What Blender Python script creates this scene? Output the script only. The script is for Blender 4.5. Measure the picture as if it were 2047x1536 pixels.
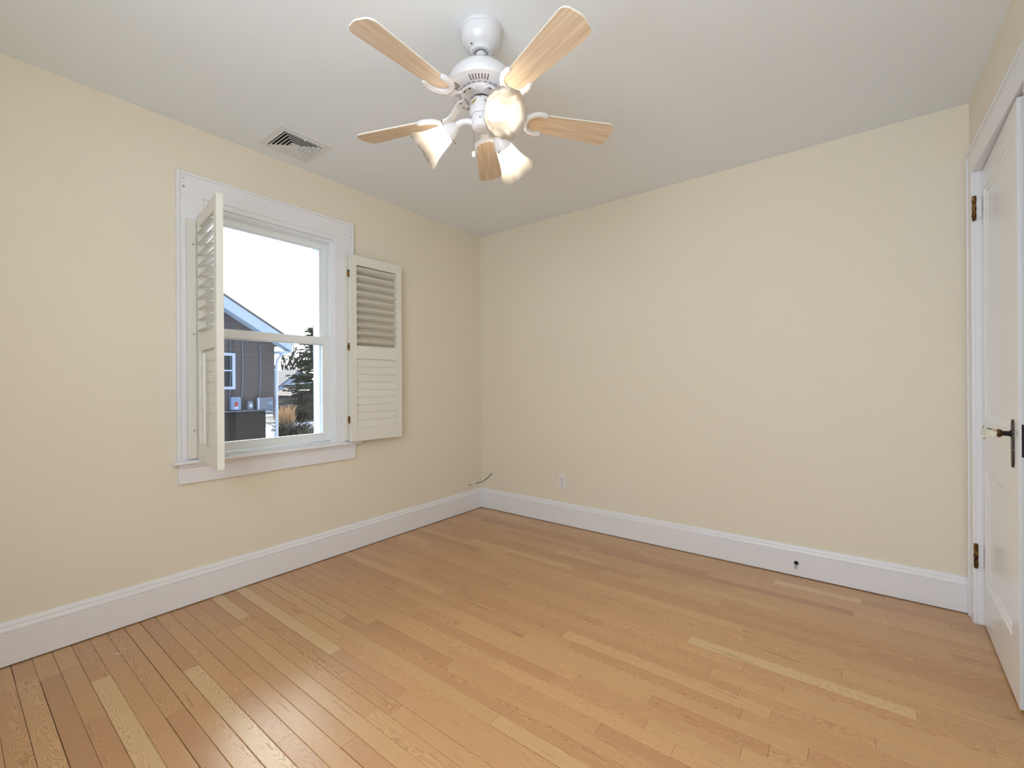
import bpy, bmesh, math, random
from mathutils import Vector, Matrix
PI = math.pi
for o in list(bpy.data.objects):
    bpy.data.objects.remove(o, do_unlink=True)
SC = bpy.context.scene
COL = SC.collection

# ------------------------------------------------------------------ camera
F_PX, YAW, PITCH, ROLL = 886.34, 0.6560, -0.0001, -0.0059
CAM = Vector((2.6802, -3.0139, 1.1108))
fw = Vector((-math.sin(YAW)*math.cos(PITCH), math.cos(YAW)*math.cos(PITCH), math.sin(PITCH)))
rt = Vector((math.cos(YAW), math.sin(YAW), 0))
up = rt.cross(fw)
rt2 = rt*math.cos(ROLL) + up*math.sin(ROLL)
up2 = -rt*math.sin(ROLL) + up*math.cos(ROLL)
cam_d = bpy.data.cameras.new('camera')
cam = bpy.data.objects.new('camera', cam_d)
COL.objects.link(cam)
cam.matrix_world = Matrix(((rt2.x, up2.x, -fw.x, CAM.x), (rt2.y, up2.y, -fw.y, CAM.y),
                           (rt2.z, up2.z, -fw.z, CAM.z), (0, 0, 0, 1)))
cam_d.sensor_fit = 'HORIZONTAL'
cam_d.sensor_width = 36
cam_d.lens = F_PX/2047*36
cam_d.clip_start = 0.01
cam_d.clip_end = 400
SC.camera = cam

# ------------------------------------------------------------------ light
SC.view_settings.view_transform = 'Standard'
SC.view_settings.look = 'None'
SC.view_settings.gamma = 1
SC.view_settings.use_curve_mapping = False
SC.view_settings.exposure = 0.33
BULB_W = 20.0          # emission strength of each bulb
SKY_W = 12.0            # evening sky, brightest towards the low sun
FILL_W = 25.0           # added fill light in an invented opening behind the camera
w = bpy.data.worlds.new('evening_sky')
SC.world = w
w.use_nodes = True
nt = w.node_tree
nt.nodes.clear()
wo = nt.nodes.new('ShaderNodeOutputWorld')
wb = nt.nodes.new('ShaderNodeBackground')
wt = nt.nodes.new('ShaderNodeTexCoord')
vd = nt.nodes.new('ShaderNodeVectorMath'); vd.operation = 'DOT_PRODUCT'
vd.inputs[1].default_value = Vector((-0.80, 0.48, 0.40)).normalized()[:]
wr = nt.nodes.new('ShaderNodeValToRGB')          # glow round the low sun behind thin cloud
nt.links.new(wt.outputs['Generated'], vd.inputs[0])
nt.links.new(vd.outputs['Value'], wr.inputs[0])
nt.links.new(wr.outputs[0], wb.inputs[0])
nt.links.new(wb.outputs[0], wo.inputs[0])
wb.inputs[1].default_value = SKY_W
cr = wr.color_ramp
cr.elements[0].position = 0.0
cr.elements[0].color = (0.060, 0.066, 0.080, 1)
cr.elements[1].position = 0.45
cr.elements[1].color = (0.115, 0.125, 0.15, 1)
e = cr.elements.new(0.80)
e.color = (0.92, 0.90, 0.86, 1)
e = cr.elements.new(1.0)
e.color = (1.0, 1.0, 0.98, 1)

W = 3.124      # door wall
H = 2.44
YF = -3.52     # wall behind the camera
def area(name, loc, rot, sx, sy, power, col):
    l = bpy.data.lights.new(name, 'AREA')
    l.shape = 'RECTANGLE'; l.size = sx; l.size_y = sy; l.energy = power; l.color = col
    o = bpy.data.objects.new(name, l); COL.objects.link(o)
    o.location = loc; o.rotation_euler = rot
    return o
# added fill lamp, set in an invented opening of the wall behind the camera
area('rear_fill', (2.20, YF - 0.04, 1.50), (PI/2, 0, 0), 1.4, 1.4, FILL_W, (0.80, 0.90, 1.0))

# ------------------------------------------------------------------ materials
def new_mat(name):
    m = bpy.data.materials.new(name); m.use_nodes = True
    n = m.node_tree; n.nodes.clear()
    out = n.nodes.new('ShaderNodeOutputMaterial')
    b = n.nodes.new('ShaderNodeBsdfPrincipled')
    n.links.new(b.outputs[0], out.inputs[0])
    return m, n, b, out
def lin(c):
    return tuple(((v/255)/12.92 if v/255 <= 0.04045 else (((v/255)+0.055)/1.055)**2.4) for v in c)
def mat(name, rgb, rough=0.5, metal=0.0, var=0.03, scale=8.0, bump=0.0, bscale=60.0, spec=0.5, coat=0.0):
    m, n, b, out = new_mat(name)
    c = lin(rgb)
    tc = n.nodes.new('ShaderNodeTexCoord')
    nz = n.nodes.new('ShaderNodeTexNoise'); nz.inputs['Scale'].default_value = scale
    nz.inputs['Detail'].default_value = 4
    n.links.new(tc.outputs['Object'], nz.inputs['Vector'])
    mx = n.nodes.new('ShaderNodeMix'); mx.data_type = 'RGBA'
    mx.inputs[6].default_value = tuple(max(0, v*(1-var)) for v in c)+(1,)
    mx.inputs[7].default_value = tuple(min(1, v*(1+var)) for v in c)+(1,)
    n.links.new(nz.outputs['Fac'], mx.inputs[0])
    n.links.new(mx.outputs[2], b.inputs['Base Color'])
    b.inputs['Roughness'].default_value = rough
    b.inputs['Metallic'].default_value = metal
    b.inputs['Specular IOR Level'].default_value = spec
    b.inputs['Coat Weight'].default_value = coat
    if bump:
        n2 = n.nodes.new('ShaderNodeTexNoise'); n2.inputs['Scale'].default_value = bscale
        n.links.new(tc.outputs['Object'], n2.inputs['Vector'])
        bp = n.nodes.new('ShaderNodeBump'); bp.inputs['Strength'].default_value = bump
        bp.inputs['Distance'].default_value = 0.002
        n.links.new(n2.outputs['Fac'], bp.inputs['Height'])
        n.links.new(bp.outputs[0], b.inputs['Normal'])
    return m
def speckle_mat(name, rgb_a, rgb_b, scale, lo, hi, rough=0.5, metal=0.0):
    """two colours in blotches, for worn paint and tarnish"""
    m, n, b, out = new_mat(name)
    tc = n.nodes.new('ShaderNodeTexCoord')
    nz = n.nodes.new('ShaderNodeTexNoise'); nz.inputs['Scale'].default_value = scale
    nz.inputs['Detail'].default_value = 5
    n.links.new(tc.outputs['Object'], nz.inputs['Vector'])
    r = n.nodes.new('ShaderNodeValToRGB')
    r.color_ramp.elements[0].position = lo; r.color_ramp.elements[0].color = lin(rgb_a)+(1,)
    r.color_ramp.elements[1].position = hi; r.color_ramp.elements[1].color = lin(rgb_b)+(1,)
    n.links.new(nz.outputs['Fac'], r.inputs[0])
    n.links.new(r.outputs[0], b.inputs['Base Color'])
    b.inputs['Roughness'].default_value = rough
    b.inputs['Metallic'].default_value = metal
    return m

M = {}
M['wall'] = mat('cream_wall_paint', (238, 229, 209), 0.75, var=0.012, scale=1.2, bump=0.12, bscale=180, spec=0.25)
M['ceiling'] = mat('flat_ceiling_paint', (243, 247, 250), 0.9, var=0.01, scale=1.0, bump=0.08, bscale=120, spec=0.1)
M['trim'] = mat('white_trim_paint', (240, 239, 241), 0.35, var=0.012, scale=3, bump=0.10, bscale=30)
M['door'] = mat('white_door_paint', (240, 240, 240), 0.22, var=0.012, scale=2, bump=0.12, bscale=22)
M['vinyl'] = mat('white_vinyl', (240, 243, 244), 0.3, var=0.01)
M['shutter'] = mat('ivory_shutter_paint', (234, 231, 221), 0.4, var=0.015, scale=6)
M['fan'] = mat('fan_white_enamel', (226, 225, 228), 0.22, var=0.01, coat=0.3)
M['dark'] = mat('dark_parts_and_shade', (38, 34, 32), 0.9)  # real dark parts, and painted shade in the vent throat and outlet slots
M['slot'] = mat('slot_shadow_grey', (120, 112, 110), 0.8)
M['black'] = mat('black_rubber', (28, 25, 22), 0.5)
M['screw'] = mat('dull_screw', (120, 110, 96), 0.4, metal=0.6)
M['brass'] = speckle_mat('tarnished_brass', (52, 36, 22), (150, 105, 50), 60, 0.4, 0.62, 0.38, 0.7)
M['oldmetal'] = speckle_mat('worn_dark_metal', (38, 26, 28), (205, 196, 190), 70, 0.62, 0.7, 0.4, 0.2)
M['darkmetal'] = mat('dark_iron', (40, 36, 34), 0.4, metal=0.6)
M['plastic'] = mat('white_plastic', (238, 236, 236), 0.35, var=0.0)
M['chain'] = mat('pull_chain_metal', (150, 145, 140), 0.3, metal=0.9)
M['metal_vent'] = mat('vent_white_enamel', (232, 232, 231), 0.4, var=0.01)
M['gold_print'] = mat('gold_sticker', (176, 158, 60), 0.4)
# outdoors
M['siding'] = mat('grey_brown_siding', (106, 99, 97), 0.8, var=0.12, scale=3)
M['siding_low'] = mat('dark_foundation', (62, 58, 52), 0.9, var=0.2, scale=4)
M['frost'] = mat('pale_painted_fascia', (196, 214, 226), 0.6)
M['roof'] = mat('grey_shingles', (110, 108, 112), 0.9, var=0.2, scale=4)
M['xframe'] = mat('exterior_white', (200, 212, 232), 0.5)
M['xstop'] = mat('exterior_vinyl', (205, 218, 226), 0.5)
M['patch'] = mat('old_putty', (186, 178, 175), 0.7)
M['dglass'] = mat('dark_window_glass', (52, 56, 58), 0.1)
M['box'] = mat('grey_metal_box', (120, 128, 140), 0.5)
M['bluebox'] = mat('pale_blue_metal_box', (134, 158, 186), 0.5)
M['redtag'] = mat('red_tag', (190, 70, 70), 0.6)
M['snow'] = speckle_mat('snow_patches', (44, 44, 34), (176, 190, 222), 0.55, 0.47, 0.52, 0.9)
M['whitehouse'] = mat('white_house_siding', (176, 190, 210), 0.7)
M['brick'] = mat('red_brown_shed', (74, 58, 56), 0.8, var=0.2, scale=2)
M['bark'] = mat('bark', (58, 50, 44), 0.9)
M['needle'] = mat('pine_needles', (58, 66, 52), 0.8, var=0.2, scale=3)
M['shrub'] = mat('bare_shrub_twigs', (52, 50, 40), 0.9, var=0.3, scale=3)
M['reed'] = mat('dry_ornamental_grass', (190, 158, 120), 0.9, var=0.2, scale=6)
M['green'] = mat('green_plastic', (60, 178, 84), 0.5)
M['fence'] = mat('dark_fence_wood', (56, 52, 46), 0.9, var=0.2, scale=4)
def stripes(name, a, b_, sc):
    m, n, b, out = new_mat(name)
    tc = n.nodes.new('ShaderNodeTexCoord')
    wv = n.nodes.new('ShaderNodeTexWave'); wv.inputs['Scale'].default_value = sc
    wv.inputs['Distortion'].default_value = 4
    n.links.new(tc.outputs['Object'], wv.inputs['Vector'])
    r = n.nodes.new('ShaderNodeValToRGB')
    r.color_ramp.elements[0].position = 0.42; r.color_ramp.elements[0].color = lin(a)+(1,)
    r.color_ramp.elements[1].position = 0.55; r.color_ramp.elements[1].color = lin(b_)+(1,)
    n.links.new(wv.outputs['Fac'], r.inputs[0]); n.links.new(r.outputs[0], b.inputs['Base Color'])
    b.inputs['Roughness'].default_value = 0.9
    return m
M['snowroof'] = stripes('snow_streaked_roof', (70, 74, 84), (190, 200, 226), 1.1)

def pane_mat(name, tint=(1, 1, 1)):
    m = bpy.data.materials.new(name); m.use_nodes = True
    n = m.node_tree; n.nodes.clear()
    out = n.nodes.new('ShaderNodeOutputMaterial')
    t = n.nodes.new('ShaderNodeBsdfTransparent'); t.inputs[0].default_value = tint+(1,)
    g = n.nodes.new('ShaderNodeBsdfGlossy'); g.inputs['Roughness'].default_value = 0.02
    fr = n.nodes.new('ShaderNodeFresnel'); fr.inputs[0].default_value = 1.45
    mx = n.nodes.new('ShaderNodeMixShader')
    n.links.new(fr.outputs[0], mx.inputs[0]); n.links.new(t.outputs[0], mx.inputs[1]); n.links.new(g.outputs[0], mx.inputs[2])
    n.links.new(mx.outputs[0], out.inputs[0])
    return m
M['pane'] = pane_mat('clear_pane', (0.96, 0.985, 0.98))
def glass_mat():
    m, n, b, out = new_mat('crystal_glass')
    b.inputs['Base Color'].default_value = (0.96, 1, 0.97, 1)
    b.inputs['Roughness'].default_value = 0.02
    b.inputs['Transmission Weight'].default_value = 1
    b.inputs['IOR'].default_value = 1.5
    return m
M['crystal'] = glass_mat()
def shade_mat():
    m = bpy.data.materials.new('frosted_shade_glass'); m.use_nodes = True
    n = m.node_tree; n.nodes.clear()
    out = n.nodes.new('ShaderNodeOutputMaterial')
    d = n.nodes.new('ShaderNodeBsdfDiffuse'); d.inputs[0].default_value = (0.11, 0.098, 0.083, 1)
    t = n.nodes.new('ShaderNodeBsdfTranslucent'); t.inputs[0].default_value = (0.95, 0.90, 0.82, 1)
    g = n.nodes.new('ShaderNodeBsdfGlossy'); g.inputs['Roughness'].default_value = 0.3
    m1 = n.nodes.new('ShaderNodeMixShader'); m1.inputs[0].default_value = 0.5
    m2 = n.nodes.new('ShaderNodeMixShader'); m2.inputs[0].default_value = 0.05
    n.links.new(d.outputs[0], m1.inputs[1]); n.links.new(t.outputs[0], m1.inputs[2])
    n.links.new(m1.outputs[0], m2.inputs[1]); n.links.new(g.outputs[0], m2.inputs[2])
    n.links.new(m2.outputs[0], out.inputs[0])
    return m
M['shade'] = shade_mat()
def bulb_mat():
    m = bpy.data.materials.new('lit_bulb'); m.use_nodes = True
    n = m.node_tree; n.nodes.clear()
    out = n.nodes.new('ShaderNodeOutputMaterial')
    e = n.nodes.new('ShaderNodeEmission'); e.inputs[0].default_value = (1.0, 0.87, 0.70, 1)
    e.inputs[1].default_value = BULB_W
    n.links.new(e.outputs[0], out.inputs[0])
    return m
M['bulb'] = bulb_mat()

def wood_floor():
    m, n, b, out = new_mat('oak_strip_floor')
    L = n.links.new
    N = n.nodes.new
    uv = N('ShaderNodeUVMap'); uv.uv_map = 'uv'
    at = N('ShaderNodeAttribute'); at.attribute_name = 'tone'
    sep = N('ShaderNodeSeparateXYZ'); L(uv.outputs[0], sep.inputs[0])
    sa = N('ShaderNodeSeparateColor'); L(at.outputs['Color'], sa.inputs[0])
    def mth(op, a, b_=None, c=None):
        x = N('ShaderNodeMath'); x.operation = op
        for i, v in enumerate((a, b_, c)):
            if v is None: continue
            if isinstance(v, (int, float)): x.inputs[i].default_value = v
            else: L(v, x.inputs[i])
        return x.outputs[0]
    # slow wobble of the growth rings
    mp = N('ShaderNodeMapping'); L(uv.outputs[0], mp.inputs[0]); mp.inputs['Scale'].default_value = (5, 26, 1)
    nz = N('ShaderNodeTexNoise'); L(mp.outputs[0], nz.inputs['Vector']); nz.inputs['Scale'].default_value = 1; nz.inputs['Detail'].default_value = 2.5
    v0 = mth('MULTIPLY', mth('SUBTRACT', sa.outputs[1], 0.5), 0.13)      # heart offset per board
    # local v of the board is kept in uv.z-like manner: v = row*10 + local, take it back
    vl = mth('SUBTRACT', mth('MULTIPLY', mth('FRACT', mth('MULTIPLY', sep.outputs[1], 0.1)), 10.0), 0.5)
    dv = mth('SUBTRACT', vl, v0)
    f1 = mth('MULTIPLY', mth('MULTIPLY', dv, dv), 5200.0)
    kk = mth('ADD', mth('MULTIPLY', sa.outputs[2], 34.0), 6.0)
    f2 = mth('MULTIPLY', sep.outputs[0], kk)
    f3 = mth('MULTIPLY', nz.outputs['Fac'], 11.0)
    ph = mth('ADD', mth('ADD', f1, f2), f3)
    fr = mth('FRACT', ph)
    ring = mth('POWER', fr, 3.0)
    # fine pores
    mp2 = N('ShaderNodeMapping'); L(uv.outputs[0], mp2.inputs[0]); mp2.inputs['Scale'].default_value = (22, 900, 1)
    n2 = N('ShaderNodeTexNoise'); L(mp2.outputs[0], n2.inputs['Vector']); n2.inputs['Scale'].default_value = 1; n2.inputs['Detail'].default_value = 2
    por = N('ShaderNodeMapRange'); L(n2.outputs['Fac'], por.inputs[0]); por.inputs[1].default_value = 0.5; por.inputs[2].default_value = 0.75
    # mineral streaks / knots
    mp3 = N('ShaderNodeMapping'); L(uv.outputs[0], mp3.inputs[0]); mp3.inputs['Scale'].default_value = (3.0, 40, 1)
    n3 = N('ShaderNodeTexNoise'); L(mp3.outputs[0], n3.inputs['Vector']); n3.inputs['Scale'].default_value = 1; n3.inputs['Detail'].default_value = 3
    kn = N('ShaderNodeMapRange'); L(n3.outputs['Fac'], kn.inputs[0]); kn.inputs[1].default_value = 0.655; kn.inputs[2].default_value = 0.76
    ramp = N('ShaderNodeValToRGB'); L(sa.outputs[0], ramp.inputs[0])
    cr = ramp.color_ramp
    cr.elements[0].position = 0; cr.elements[0].color = lin((192, 148, 108))+(1,)
    cr.elements[1].position = 1; cr.elements[1].color = lin((230, 200, 158))+(1,)
    for p_, c_ in ((0.22, (205, 160, 118)), (0.45, (213, 170, 125)), (0.62, (216, 174, 128)), (0.82, (221, 183, 137))):
        el = cr.elements.new(p_); el.color = lin(c_)+(1,)
    def mix(fac, a, b_, mode='MIX'):
        x = N('ShaderNodeMix'); x.data_type = 'RGBA'; x.blend_type = mode
        if isinstance(fac, float): x.inputs[0].default_value = fac
        else: L(fac, x.inputs[0])
        L(a, x.inputs[6])
        if isinstance(b_, tuple): x.inputs[7].default_value = b_+(1,)
        else: L(b_, x.inputs[7])
        return x.outputs[2]
    amp = mth('MULTIPLY', ring, mth('ADD', mth('MULTIPLY', at.outputs['Alpha'], 0.60), 0.30))
    c1 = mix(amp, ramp.outputs[0], lin((150, 102, 64)), 'MIX')
    c2 = mix(mth('MULTIPLY', por.outputs[0], 0.30), c1, lin((150, 104, 66)))
    c3 = mix(mth('MULTIPLY', kn.outputs[0], 0.55), c2, lin((112, 72, 46)))
    dk = mix(1.0, c3, (0.94, 0.865, 0.745), 'MULTIPLY')
    L(dk, b.inputs['Base Color'])
    rr = N('ShaderNodeMapRange'); L(nz.outputs['Fac'], rr.inputs[0]); rr.inputs[3].default_value = 0.30; rr.inputs[4].default_value = 0.40
    L(mth('ADD', rr.outputs[0], mth('MULTIPLY', por.outputs[0], 0.1)), b.inputs['Roughness'])
    b.inputs['Coat Weight'].default_value = 0.55
    b.inputs['Coat Roughness'].default_value = 0.25
    bp = N('ShaderNodeBump'); bp.inputs['Strength'].default_value = 0.25; bp.inputs['Distance'].default_value = 0.0006
    L(mth('ADD', mth('MULTIPLY', por.outputs[0], -0.6), mth('MULTIPLY', ring, -0.5)), bp.inputs['Height'])
    L(bp.outputs[0], b.inputs['Normal'])
    return m
M['floor'] = wood_floor()
def blade_wood():
    m, n, b, out = new_mat('pale_blade_veneer')
    L = n.links.new
    tc = n.nodes.new('ShaderNodeTexCoord')
    mp = n.nodes.new('ShaderNodeMapping'); mp.inputs['Scale'].default_value = (3, 60, 1); L(tc.outputs['Object'], mp.inputs[0])
    nz = n.nodes.new('ShaderNodeTexNoise'); nz.inputs['Scale'].default_value = 1.5; nz.inputs['Detail'].default_value = 5; L(mp.outputs[0], nz.inputs['Vector'])
    r = n.nodes.new('ShaderNodeValToRGB'); L(nz.outputs['Fac'], r.inputs[0])
    r.color_ramp.elements[0].position = 0.3; r.color_ramp.elements[0].color = lin((212, 184, 152))+(1,)
    r.color_ramp.elements[1].position = 0.7; r.color_ramp.elements[1].color = lin((238, 216, 188))+(1,)
    L(r.outputs[0], b.inputs['Base Color']); b.inputs['Roughness'].default_value = 0.35
    return m
M['blade'] = blade_wood()

# ------------------------------------------------------------------ mesh helpers
def bx(bm, a, b_, mtx=None):
    a, b_ = [min(u, v) for u, v in zip(a, b_)], [max(u, v) for u, v in zip(a, b_)]
    vs = []
    for x in (a[0], b_[0]):
        for y in (a[1], b_[1]):
            for z in (a[2], b_[2]):
                v = Vector((x, y, z))
                vs.append(bm.verts.new(mtx @ v if mtx else v))
    for f in ((0, 1, 3, 2), (4, 6, 7, 5), (0, 4, 5, 1), (2, 3, 7, 6), (0, 2, 6, 4), (1, 5, 7, 3)):
        bm.faces.new([vs[i] for i in f])
    return vs
def lathe(bm, prof, n=40, mtx=None, cap=True, flute=None):
    rings = []
    for j, (r, z) in enumerate(prof):
        ring = []
        for i in range(n):
            a = 2*PI*i/n
            rr = r; zz = z
            if flute: rr, zz = flute(j, a, r, z)
            v = Vector((rr*math.cos(a), rr*math.sin(a), zz))
            ring.append(bm.verts.new(mtx @ v if mtx else v))
        rings.append(ring)
    for j in range(len(rings)-1):
        for i in range(n):
            bm.faces.new((rings[j][i], rings[j][(i+1) % n], rings[j+1][(i+1) % n], rings[j+1][i]))
    if cap:
        bm.faces.new(rings[0][::-1]); bm.faces.new(rings[-1])
def tube(bm, pts, rad, n=12):
    pts = [Vector(p) for p in pts]
    rads = rad if isinstance(rad, (list, tuple)) else [rad]*len(pts)
    rings = []
    nrm = None
    for i, p in enumerate(pts):
        t = (pts[min(i+1, len(pts)-1)] - pts[max(i-1, 0)]).normalized()
        if nrm is None:
            nrm = t.cross(Vector((0, 0, 1)))
            if nrm.length < 1e-3: nrm = t.cross(Vector((1, 0, 0)))
        nrm = (nrm - t*nrm.dot(t)).normalized()
        bn = t.cross(nrm)
        rings.append([bm.verts.new(p + (nrm*math.cos(2*PI*k/n) + bn*math.sin(2*PI*k/n))*rads[i]) for k in range(n)])
    for j in range(len(rings)-1):
        for i in range(n):
            bm.faces.new((rings[j][i], rings[j][(i+1) % n], rings[j+1][(i+1) % n], rings[j+1][i]))
    bm.faces.new(rings[0][::-1]); bm.faces.new(rings[-1])
def prism(bm, pts, z0, z1, mtx=None):
    lo = [bm.verts.new((mtx @ Vector((x, y, z0))) if mtx else (x, y, z0)) for x, y in pts]
    hi = [bm.verts.new((mtx @ Vector((x, y, z1))) if mtx else (x, y, z1)) for x, y in pts]
    k = len(pts)
    bm.faces.new(lo[::-1]); bm.faces.new(hi)
    for i in range(k):
        bm.faces.new((lo[i], lo[(i+1) % k], hi[(i+1) % k], hi[i]))
def obj(name, bm, m, parent=None, smooth=False, bevel=0.0):
    bmesh.ops.recalc_face_normals(bm, faces=bm.faces)
    me = bpy.data.meshes.new(name)
    bm.to_mesh(me); bm.free()
    me.materials.append(m)
    o = bpy.data.objects.new(name, me); COL.objects.link(o)
    if smooth:
        for p in me.polygons: p.use_smooth = True
        try: me.set_sharp_from_angle(angle=math.radians(smooth if smooth is not True else 40))
        except Exception: pass
    if bevel:
        md = o.modifiers.new('bevel', 'BEVEL'); md.width = bevel; md.segments = 2; md.limit_method = 'ANGLE'
    if parent: o.parent = parent
    return o
def empty(name, loc=(0, 0, 0), rot=(0, 0, 0)):
    o = bpy.data.objects.new(name, None); COL.objects.link(o)
    o.location = loc; o.rotation_euler = rot; o.empty_display_size = 0.05
    return o
def tag(o, label, cat, group=None, kind=None):
    o['label'] = label; o['category'] = cat
    if group: o['group'] = group
    if kind: o['kind'] = kind
    return o
def struct(o, label, cat):
    return tag(o, label, cat, kind='structure')
def dup(root, loc, rotz=None, label=None):
    r = root.copy(); COL.objects.link(r); r.location = loc
    if rotz is not None: r.rotation_euler = (0, 0, rotz)
    if label: r['label'] = label
    for ch in list(root.children):
        c = ch.copy(); COL.objects.link(c); c.parent = r
        for g in ch.children:
            d = g.copy(); COL.objects.link(d); d.parent = c
    return r
def B(): return bmesh.new()
random.seed(7)

# ------------------------------------------------------------------ room shell
T = 0.15
# window opening in the left wall
WY0, WY1, WZ0, WZ1 = -2.150, -1.425, 0.735, 2.060
b = B()
bx(b, (-T, YF, 0), (0, WY0, H)); bx(b, (-T, WY1, 0), (0, 0.0, H))
bx(b, (-T, WY0, 0), (0, WY1, WZ0)); bx(b, (-T, WY0, WZ1), (0, WY1, H))
struct(obj('wall_left', b, M['wall']), 'cream painted wall with the window', 'wall')
b = B(); bx(b, (-T, 0, 0), (W+0.3, T, H))
struct(obj('wall_back', b, M['wall']), 'cream painted wall facing the viewer with the outlet', 'wall')
DY0, DY1, DZ = -0.905, -0.113, 2.068      # door opening
b = B()
bx(b, (W, DY1+0.02, 0), (W+T, 0, H)); bx(b, (W, YF, 0), (W+T, DY0-0.02, H)); bx(b, (W, DY0-0.02, DZ+0.02), (W+T, DY1+0.02, H))
struct(obj('wall_right', b, M['wall']), 'cream painted wall holding the white door', 'wall')
# wall behind the camera with an opening added for the fill lamp
NX0, NX1, NZ0, NZ1 = 1.48, 2.92, 0.78, 2.22
b = B()
bx(b, (-T, YF-T, 0), (NX0, YF, H)); bx(b, (NX1, YF-T, 0), (W+T, YF, H))
bx(b, (NX0, YF-T, 0), (NX1, YF, NZ0)); bx(b, (NX0, YF-T, NZ1), (NX1, YF, H))
struct(obj('wall_front', b, M['wall']), 'cream wall behind the viewpoint', 'wall')
b = B(); bx(b, (-T, YF-T, H), (W+T, T, H+0.1))
struct(obj('ceiling', b, M['ceiling']), 'flat pale grey white ceiling', 'ceiling')
# closet box added behind the door to stop light leaking in
b = B()
bx(b, (W+T, -1.3, 0), (W+0.7, -1.27, H)); bx(b, (W+T, 0.0, 0), (W+0.7, 0.03, H)); bx(b, (W+0.7, -1.3, 0), (W+0.73, 0.03, H)); bx(b, (W+T, -1.3, H), (W+0.73, 0.03, H+0.1))
bx(b, (W, -1.3, -0.05), (W+0.73, 0.03, -0.002))
struct(obj('wall_light_block', b, M['wall']), 'added closet walls blocking light behind the white door', 'wall')

# floor: individual oak strips in one mesh, tone per board in a face-corner attribute
b = B()
uvl = b.loops.layers.uv.new('uv')
tl = b.loops.layers.float_color.new('tone')
PW = 0.0575
forced = {-2.410: ([0.61], None), -2.467: ([0.94], None), -2.755: ([0.245], None)}
row = 0
y = 0.0195 + PW*0
rows = []
yy = 0.0
edges = [-0.011, -0.0195]
while edges[-1] > YF: edges.append(edges[-1]-PW)
for i in range(len(edges)-1):
    y1, y0 = edges[i], max(edges[i+1], YF)
    yc = (y0+y1)/2
    js = [0.011]
    fj = None
    for k_, (v_, _) in forced.items():
        if abs(k_-yc) < PW/2: fj = v_[0]
    if fj: js.append(fj)
    else: js.append(random.uniform(0.15, 1.0))
    while js[-1] < W+0.04: js.append(js[-1]+random.choice([random.uniform(0.3, 0.8), random.uniform(0.6, 1.5)]))
    js[-1] = W+0.04
    if js[-1]-js[-2] < 0.12 and len(js) > 3: js.pop(-2)
    for j in range(len(js)-1):
        x0, x1 = js[j]+0.0004, js[j+1]-0.0004
        g = random.choice([0.0003, 0.0005, 0.0008, 0.0015])
        dz = random.uniform(-0.0003, 0.0)
        ya, yb = y0+g, y1-0.0003
        tone = min(1, max(0, random.gauss(0.50, 0.22)))
        if fj and j == 1 and abs(yc+2.41) < PW/2: tone = 1.0
        if fj and j == 1 and abs(yc+2.755) < PW/2: tone = 0.05
        c = (tone, random.random(), random.random()**1.4, random.random())
        uo = random.uniform(0, 50)
        r10 = random.randint(0, 400)*10.0
        e_ = 0.0014
        # top face + small eased edges + sides
        top = [(x0, ya+e_), (x1, ya+e_), (x1, yb-e_), (x0, yb-e_)]
        low = [(x0, ya), (x1, ya), (x1, yb), (x0, yb)]
        tv = [b.verts.new((px, py, dz)) for px, py in top]
        mv = [b.verts.new((px, py, dz-0.0011)) for px, py in low]
        bv = [b.verts.new((px, py, -0.012)) for px, py in low]
        fs = [b.faces.new(tv)]
        for q in range(4):
            fs.append(b.faces.new((mv[q], mv[(q+1) % 4], tv[(q+1) % 4], tv[q])))
            fs.append(b.faces.new((bv[q], bv[(q+1) % 4], mv[(q+1) % 4], mv[q])))
        for f in fs:
            for lp in f.loops:
                co = lp.vert.co
                lp[uvl].uv = (co.x+uo, (co.y-yc)+0.5+r10)
                lp[tl] = c
fl = obj('floor', b, M['floor'])
struct(fl, 'oak strip floor with a satin finish', 'floor')
b = B(); bx(b, (-T, YF-T, -0.06), (W, T, -0.0125))
obj('subfloor', b, M['dark'], fl)

# baseboards: one profile swept along each wall
def base_profile():
    return [(0, 0.0045), (0.018, 0.0045), (0.018, 0.128), (0.0165, 0.1295), (0.0165, 0.1315), (0.0185, 0.133), (0.0195, 0.138), (0.018, 0.146), (0.0135, 0.153), (0.0125, 0.1555), (0.0135, 0.158), (0.0125, 0.164), (0.007, 0.172), (0, 0.1745)]
def sweep(bm, prof, p0, p1, nrm):
    """profile (offset, z) extruded from p0 to p1 on the floor plan; nrm points into the room"""
    A = [bm.verts.new((p0[0]+nrm[0]*o_, p0[1]+nrm[1]*o_, z)) for o_, z in prof]
    C = [bm.verts.new((p1[0]+nrm[0]*o_, p1[1]+nrm[1]*o_, z)) for o_, z in prof]
    k = len(prof)
    for i in range(k-1): bm.faces.new((A[i], A[i+1], C[i+1], C[i]))
    bm.faces.new((A[k-1], A[0], C[0], C[k-1]))
    bm.faces.new(A[::-1]); bm.faces.new(C)
for nm, p0, p1, n_, lab in (('baseboard_left', (0, YF), (0, 0), (1, 0), 'white baseboard with a moulded cap under the window'),
                            ('baseboard_back', (0.0, 0), (W-0.013, 0), (0, -1), 'white baseboard with a moulded cap along the plain wall'),
                            ('baseboard_right', (W, YF), (W, DY0-0.1), (-1, 0), 'white baseboard beside the door'),
                            ('baseboard_front', (0.02, YF), (W-0.02, YF), (0, 1), 'white baseboard behind the viewpoint')):
    b = B(); sweep(b, base_profile(), p0, p1, n_)
    struct(obj(nm, b, M['trim'], smooth=30), lab, 'baseboard')

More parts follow.
